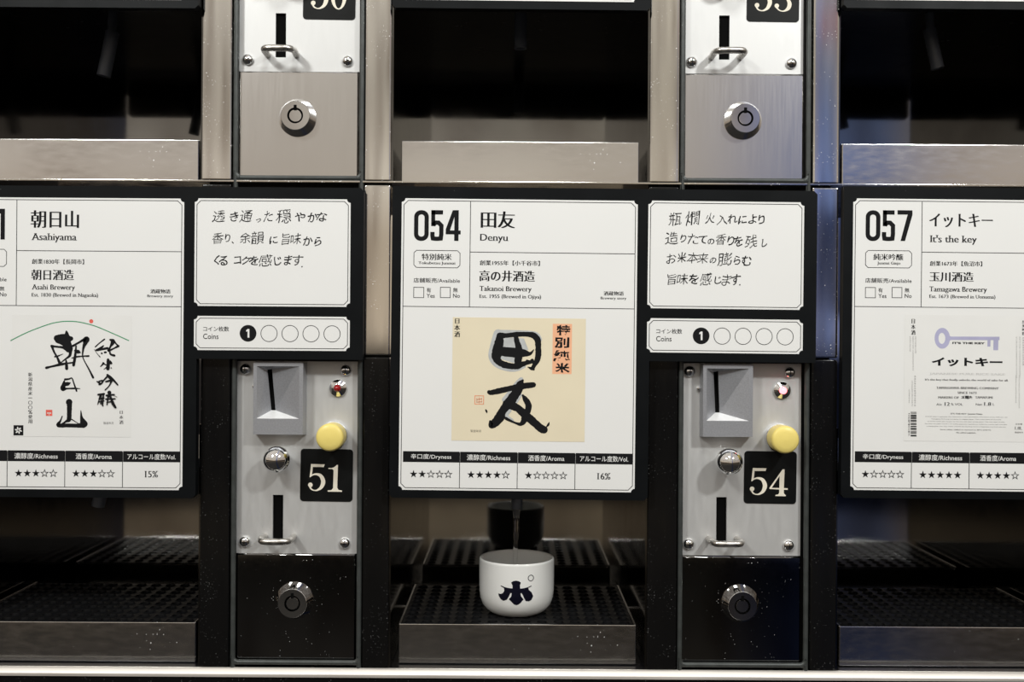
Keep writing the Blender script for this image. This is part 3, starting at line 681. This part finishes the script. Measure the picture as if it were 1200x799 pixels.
# morning character
br(z4, [(378, 95, 25), (382, 130, 55), (385, 190, 80), (395, 260, 95), (425, 320, 80), (430, 370, 45), (420, 420, 36), (370, 460, 22), (300, 515, 14)], K4)
br(z4, [(250, 185, 85), (330, 185, 115), (400, 195, 120), (440, 190, 60)], K4); br(z4, [(260, 215, 70), (340, 240, 90), (400, 290, 90)], K4)
br(z4, [(180, 290, 34), (260, 300, 26), (340, 310, 38), (400, 345, 60)], K4)
br(z4, [(185, 295, 34), (215, 370, 26), (255, 440, 28), (290, 520, 40)], K4)
br(z4, [(225, 432, 22), (270, 420, 18), (335, 395, 5)], K4)
br(z4, [(110, 580, 34), (190, 560, 26), (300, 535, 36), (390, 520, 22), (470, 510, 22)], K4)
br(z4, [(372, 465, 10), (378, 520, 34), (382, 590, 42)], K4)
br(z4, [(470, 285, 30), (540, 245, 26), (610, 205, 40), (645, 200, 84), (630, 245, 60), (605, 320, 30), (595, 420, 16), (620, 490, 14), (680, 600, 20), (735, 710, 28)], K4)
br(z4, [(508, 290, 20), (500, 380, 30), (488, 470, 36), (474, 545, 36)], K4); br(z4, [(490, 350, 20), (535, 365, 50), (560, 375, 20)], K4)
br(z4, [(450, 450, 10), (520, 432, 22), (600, 425, 16), (675, 422, 24)], K4)
b.build('brush_character', 'ink', ip0); b = B(PS)
# sun character
br(z5, [(255, 165, 20), (245, 220, 50), (240, 255, 55), (290, 252, 20), (370, 250, 22), (440, 252, 8)], K5); br(z5, [(265, 145, 26), (310, 140, 20), (345, 130, 14), (365, 180, 16), (385, 240, 20), (400, 280, 20)], K5)
br(z5, [(270, 200, 44), (300, 195, 44), (325, 185, 14)], K5)
b.build('brush_character', 'ink', ip0); b = B(PS)
# mountain character
br(z5, [(312, 410, 76), (316, 440, 62), (315, 520, 56), (312, 600, 54), (305, 620, 50), (270, 640, 24), (220, 670, 16)], K5); br(z5, [(232, 575, 12), (210, 630, 22), (185, 680, 46), (300, 682, 46), (400, 685, 46), (480, 680, 66)], K5)
br(z5, [(450, 510, 8), (458, 590, 34), (480, 650, 80), (490, 665, 80)], K5); br(z5, [(340, 610, 14), (380, 635, 10), (420, 660, 8)], K5)
b.build('brush_character', 'ink', ip0); b = B(PS)
# the small brushed column
for st_ in ([(885, 200, 22), (820, 250, 16), (765, 300, 18)], [(775, 345, 24), (850, 305, 26), (872, 285, 18)], [(790, 342, 34), (860, 330, 30), (925, 318, 34)], [(848, 385, 22), (852, 388, 24)], [(890, 375, 26), (905, 372, 26)],
            [(750, 335, 6), (785, 385, 7), (828, 436, 13)], [(962, 205, 22), (1000, 228, 58), (965, 300, 26), (940, 352, 32), (1010, 322, 20), (1066, 292, 32)], [(1005, 212, 34), (1045, 262, 18), (1072, 290, 32)], [(958, 355, 18), (968, 398, 26), (1018, 416, 30)],
            [(935, 472, 36), (937, 530, 46), (933, 592, 46)], [(835, 562, 12), (862, 535, 22), (872, 518, 30)], [(880, 525, 20), (912, 545, 12)], [(962, 488, 18), (976, 518, 34)], [(878, 602, 5), (915, 572, 16)], [(976, 580, 14), (980, 584, 14)]): br(z4, st_, K4)
for st_ in ([(640, 168, 14), (668, 185, 26), (665, 205, 16)], [(665, 165, 16), (708, 158, 18), (698, 185, 20), (672, 204, 18)], [(762, 92, 26), (792, 122, 40), (832, 152, 26), (882, 208, 18)], [(762, 108, 22), (725, 148, 18), (700, 182, 12)], [(745, 170, 18), (790, 158, 26)],
            [(815, 150, 30), (785, 215, 14), (737, 266, 16)], [(655, 322, 22), (722, 314, 24)], [(680, 325, 18), (662, 395, 16), (648, 438, 8)], [(716, 325, 18), (704, 430, 22), (712, 456, 10)], [(662, 368, 12), (722, 362, 16)], [(655, 408, 10), (722, 396, 14)], [(692, 330, 12), (684, 430, 13)],
            [(785, 296, 44), (792, 342, 30)], [(752, 332, 22), (842, 320, 16)], [(745, 374, 18), (852, 370, 16)], [(772, 340, 20), (758, 440, 14)], [(800, 350, 22), (828, 425, 34), (856, 470, 26)], [(756, 412, 12), (822, 400, 16)], [(835, 330, 5), (876, 350, 5)]): br(z5, st_, K5)
y = 288
for ch in '新潟県産米一〇〇%使用':
    h = 17.6; q = (111, y, 127, y+15) if ch != '一' else (111, y+6, 127, y+8); letter(b, ch, bx(z, *q), -.62, 'minbold'); y += 18.3
a = bx(z, 54, 493, 92, 533); b.quad(*a, -.6)
letter(b, '製造年月', bx(z, 405, 480, 443, 490), -.62, 'light')
b.build('printed_text', 'ink', ip0)
b = B(PS); m = ((a[0]+a[2])/2, (a[1]+a[3])/2)
for i in range(6):
    an = PI*i/3+.2; b.brush([(m[0]+1*math.cos(an), m[1]+1*math.sin(an), .7), (m[0]+2.6*math.cos(an), m[1]+2.6*math.sin(an), 1.9), (m[0]+4.2*math.cos(an+.1), m[1]+4.2*math.sin(an+.1), .4)], -.68)
b.build('flower_mark', 'offwhite', ip0)
b = B(PS)
for s_, q in (('日', (468, 437, 480, 449)), ('本', (466, 455, 482, 469)), ('酒', (466, 474, 482, 489))): letter(b, s_, bx(z, *q), -.62, 'mincho')
b.build('grey_print', 'greyink', ip0)

# ---- label of 057: key
z = c2.z((1050, 365, .125)); zb = c2.z((1050, 440, .125)); zc_ = c2.z((970, 350, .3003))
a = bx(zc_, 300, 62, 830, 560); B(PS).quad(a[0], a[1], min(a[2], CW-4), a[3], -.5).build('label_paper', 'offwhite', ip2)
b = B(PS); n = 36
o = [z(432+72*math.cos(2*PI*i/n), 250+97*math.sin(2*PI*i/n)) for i in range(n)]; q = [z(428+32*math.cos(2*PI*i/n), 251+52*math.sin(2*PI*i/n)) for i in range(n)]
b.poly([o, q], -.6); b.poly([z(*p) for p in ((478, 190), (492, 222), (512, 234), (968, 236), (968, 268), (512, 266), (494, 280), (478, 310))], -.61)
b.poly([z(*p) for p in ((856, 264), (884, 264), (882, 328), (854, 328))], -.6); b.poly([z(*p) for p in ((912, 264), (958, 264), (955, 362), (910, 362))], -.6)
b.build('key_emblem', 'lavender', ip2)
b = B(PS)
letter(b, 'イットキー', bx(z, 333, 428, 995, 518), -.64, 'heavy'); letter(b, "IT'S THE KEY", bx(z, 527, 284, 832, 307), -.64, 'heavy')
letter(b, "It's the key that finally unlocks the world of sake for all.", bx(zb, 268, 28, 1050, 58), -.64, 'serif')
for s_, q in (('日', (144, 70, 176, 110)), ('本', (140, 122, 180, 164)), ('酒', (140, 174, 180, 218))): letter(b, s_, bx(z, *q), -.64, 'mincho')
for s_, q, st in (('SINCE 1673', (575, 150, 752, 172), 'serif'), ('TAMAGAWA BREWING COMPANY', (375, 104, 962, 130), 'serif'), ('MAKERS OF', (392, 194, 588, 216), 'serif'), ('TAMAFUMI', (740, 194, 905, 216), 'serif'),
                  ('Alc', (376, 260, 428, 280), 'sans'), ('12', (450, 250, 502, 282), 'serif'), ('% VOL', (512, 258, 624, 280), 'sans'), ('Net', (746, 260, 804, 280), 'sans'), ('1.8', (820, 250, 890, 282), 'serif'), ('L', (905, 258, 920, 280), 'sans'),
                  ("IT'S THE KEY  Junmai Ginjo", (508, 350, 808, 370), 'serif')): letter(b, s_, bx(zb, *q), -.64, st)
letter(b, '玉風味', bx(zb, 610, 190, 718, 218), -.64, 'brush')
# upright barcode
x0 = 135; yb = 340
rb_ = random.Random(3)
while yb < 572:
    h = rb_.choice((3, 5, 7, 10, 14)); a = bx(zb, x0, yb, 190, min(574, yb+h)); b.quad(*a, -.64); yb += h+rb_.choice((3, 4, 6, 9))
b.build('printed_text', 'ink', ip2)
b = B(PS)
lines = ["A fresh sake in Japanese the name from a new generation of brewers at the 350 year old", 'Tamagawa Brewing Company in Niigata, Japan. This is the heart of Uonuma,', 'so let the fresh sake deepen by the rice and clear spring water. The new style of sake',
         'has been brought round in to quality Japanese ingredients. Different aroma, light and easy', 'is being given out. Our finest unlocks the exciting world of Japanese rice from the sea.']
for i, (s_, x0, x1) in enumerate(zip(lines, (273, 328, 292, 270, 285), (1040, 985, 1015, 1040, 1030))): letter(b, s_, bx(zb, x0, 379+22.7*i, x1, 396+22.7*i), -.64, 'sans')
letter(b, 'Serve either chilled or warmed to 40\u00b0C (105\u00b0F).', bx(zb, 412, 500, 890, 518), -.64, 'serif'); letter(b, 'No added sulphites.', bx(zb, 562, 528, 748, 545), -.64, 'serif')
for xx, ya, yb, rr in ((131, 232, 385, 1), (158, 232, 560, 1), (182, 232, 400, 1), (122, 130-75*8+600, 260, 2), (150, 48, 300, 2), (176, 0, 300, 2), (1128, 236, 630, 1), (1158, 236, 630, 1), (1190, 240, 520, 1), (1122, 0, 270, 2), (1152, 0, 315, 2)):
    zz = z if rr == 1 else zb; y = ya; q = 0
    src = '原材料名米国産麹新潟県魚沼市玉川酒造株式会社製造年月冷暗所保存未成年飲酒法律禁止'
    w = 13 if xx not in (176, 1190) else 18
    while y+w < yb:
        letter(b, src[(q*7+xx) % len(src)], bx(zz, xx-w*.45, y, xx+w*.45, y+w*.85), -.64, 'light'); y += w*1.25; q += 1
y = 350
for ch in '4980131500127': letter(b, ch, bx(zb, 112, y, 128, y+12), -.64, 'sans'); y += 17
letter(b, '日本酒', bx(zb, 1120, 446, 1180, 462), -.64, 'sans'); letter(b, '1.8L', bx(zb, 1110, 478, 1180, 506), -.64, 'serif'); letter(b, '製造年月', bx(zb, 1112, 524, 1186, 540), -.64, 'sans')
for i, s_ in enumerate('純米吟醸'): letter(b, s_, bx(z, 1180, 82+36*i, 1214, 114+36*i), -.64, 'heavy')
b.build('small_print', 'greyink', ip2)
b = B(PS); letter(b, 'JAPANESE PURE RICE SAKE', bx(z, 312, 572, 1020, 602), -.64, 'serif'); b.build('pale_print', 'paleink', ip2)

# ================================================================ cup, sake and pouring tubes
CUP = (7.6, 338.2, 84.)
cup = thing('sake_cup', 'small white sake cup with navy crest on middle tray', 'cup', CUP)
H = 68.
outer = [(28, -1.2), (30, -.2), (32.5, -1.2), (38, -5), (42.8, -11), (45.6, -19), (46.6, -28), (46.9, -45), (46.9, -H+3), (46.6, -H+1), (45.6, -H), (44.4, -H+.6), (43.8, -H+2.5)]
inner = [(43.4, -45), (42.8, -28), (40.5, -16), (34, -8), (20, -5.5), (.3, -5)]
B().lathe((0, 0, 0), [(.3, -1.8)]+outer+inner, 72, 'v', False).build('bowl', 'porcelain', cup, True)
def wrap(b, name, m, rad=47.15):
    o = b.build(name, m, cup); bm = bmesh.new(); bm.from_mesh(o.data)
    for i in range(-24, 25):
        bmesh.ops.bisect_plane(bm, geom=bm.verts[:]+bm.edges[:]+bm.faces[:], plane_co=(i*1.2*S, 0, 0), plane_no=(1, 0, 0))
    for v in bm.verts:
        h = v.co.z/S; r = rad
        for (r0, h0), (r1, h1) in zip(outer, outer[1:]):
            if -h1 >= h > -h0 and -h0 < 62: r = r0+(r1-r0)*(h+h0)/(-h1+h0)+.25; break
        th = (v.co.x/S)/rad; v.co.x = r*math.sin(th)*S; v.co.y = -r*math.cos(th)*S
    bm.to_mesh(o.data); bm.free(); return o
EK = 1.02/14.53
def e(x, y): return ((x-490)*EK*1.03-1.0, -68+(y-30)*EK*1.04)
b = B()
b.poly([e(*p) for p in ((408, 325), (440, 302), (490, 292), (540, 302), (572, 325), (556, 370), (560, 425), (625, 420), (690, 405), (750, 384), (762, 394), (700, 418), (712, 455), (760, 495), (790, 560), (765, 620), (715, 645), (660, 635),
    (632, 590), (612, 545), (585, 500), (566, 502), (575, 550), (620, 606), (570, 665), (530, 695), (498, 702), (460, 692), (420, 655), (368, 605), (410, 560), (420, 500), (395, 502), (370, 560), (335, 615), (275, 640), (225, 618), (190, 565), (178, 525),
    (225, 528), (265, 510), (290, 470), (285, 425), (222, 395), (232, 385), (300, 408), (370, 420), (432, 422), (432, 375))], 0)
wrap(b, 'crest', 'navy')
b = B(); p = e(745, 257); b.disc(p[0], p[1], 3.9, 0, 28, 3.1); wrap(b, 'ring_mark', 'navy')
def spout(k, row, d, pts, label, r=7.0, sleeve=True):
    bu = X0[k]-151.5; t = thing('pouring_tube', label, 'tube', (bu, ROWV[row]+150, d), 'pouring tubes in the bays')
    B().tube(pts, r, 18, 4, .72).build('tube_end', 'tube', t, True)
    if sleeve: B().tube([(pts[0][0], 0, 0), (pts[0][0]+.3, 10, 0), ((pts[0][0]+pts[1][0])/2, (pts[0][1]+pts[1][1])/2, 0)], r*.66, 16, 3, .7).build('upper_tube', 'tube', t, True)
    return t
spout(0, 0, 100, [(7, 30, 0), (3, 52, 0), (-4, 86, 0)], 'cloudy plastic pouring tube leaning in the upper left bay', 8.5)
spout(1, 0, 100, [(0, 4, 0), (0, 24, 0), (0, 48, 0)], 'short straight pouring tube in the upper middle bay', 8.0)
spout(2, 0, 100, [(-6, 20, 0), (-1, 44, 0), (5, 70, 0)], 'pouring tube leaning right in the upper right bay', 8.0)
spout(0, 1, 100, [(0, 30, 0), (-4, 46, 0), (-8, 63, 0)], 'tip of a pouring tube under the board numbered 51', 8.0)
spout(1, 1, 84, [(-1, 20, 0), (-1, 40, 0), (-1, 60, 0)], 'dark pouring tube tip above the white cup', 7.0)
b = B(); b.tube([(0, -132, 0), (.4, -118, 0), (.2, -95, 0), (-.6, -75, 0), (-.8, -50, 0), (-.5, -9, 0)], lambda t: 3.6*(1-t)**3+1.9+.9*math.sin(t*22)*t*(1-t)*1.5+t*1.2, 16, 8)
st = b.build('sake_stream', 'sake', None, True); st.location = W(6.4, 338.2, 84.); tag(st, 'thin clear stream of sake falling into the white cup', 'liquid')
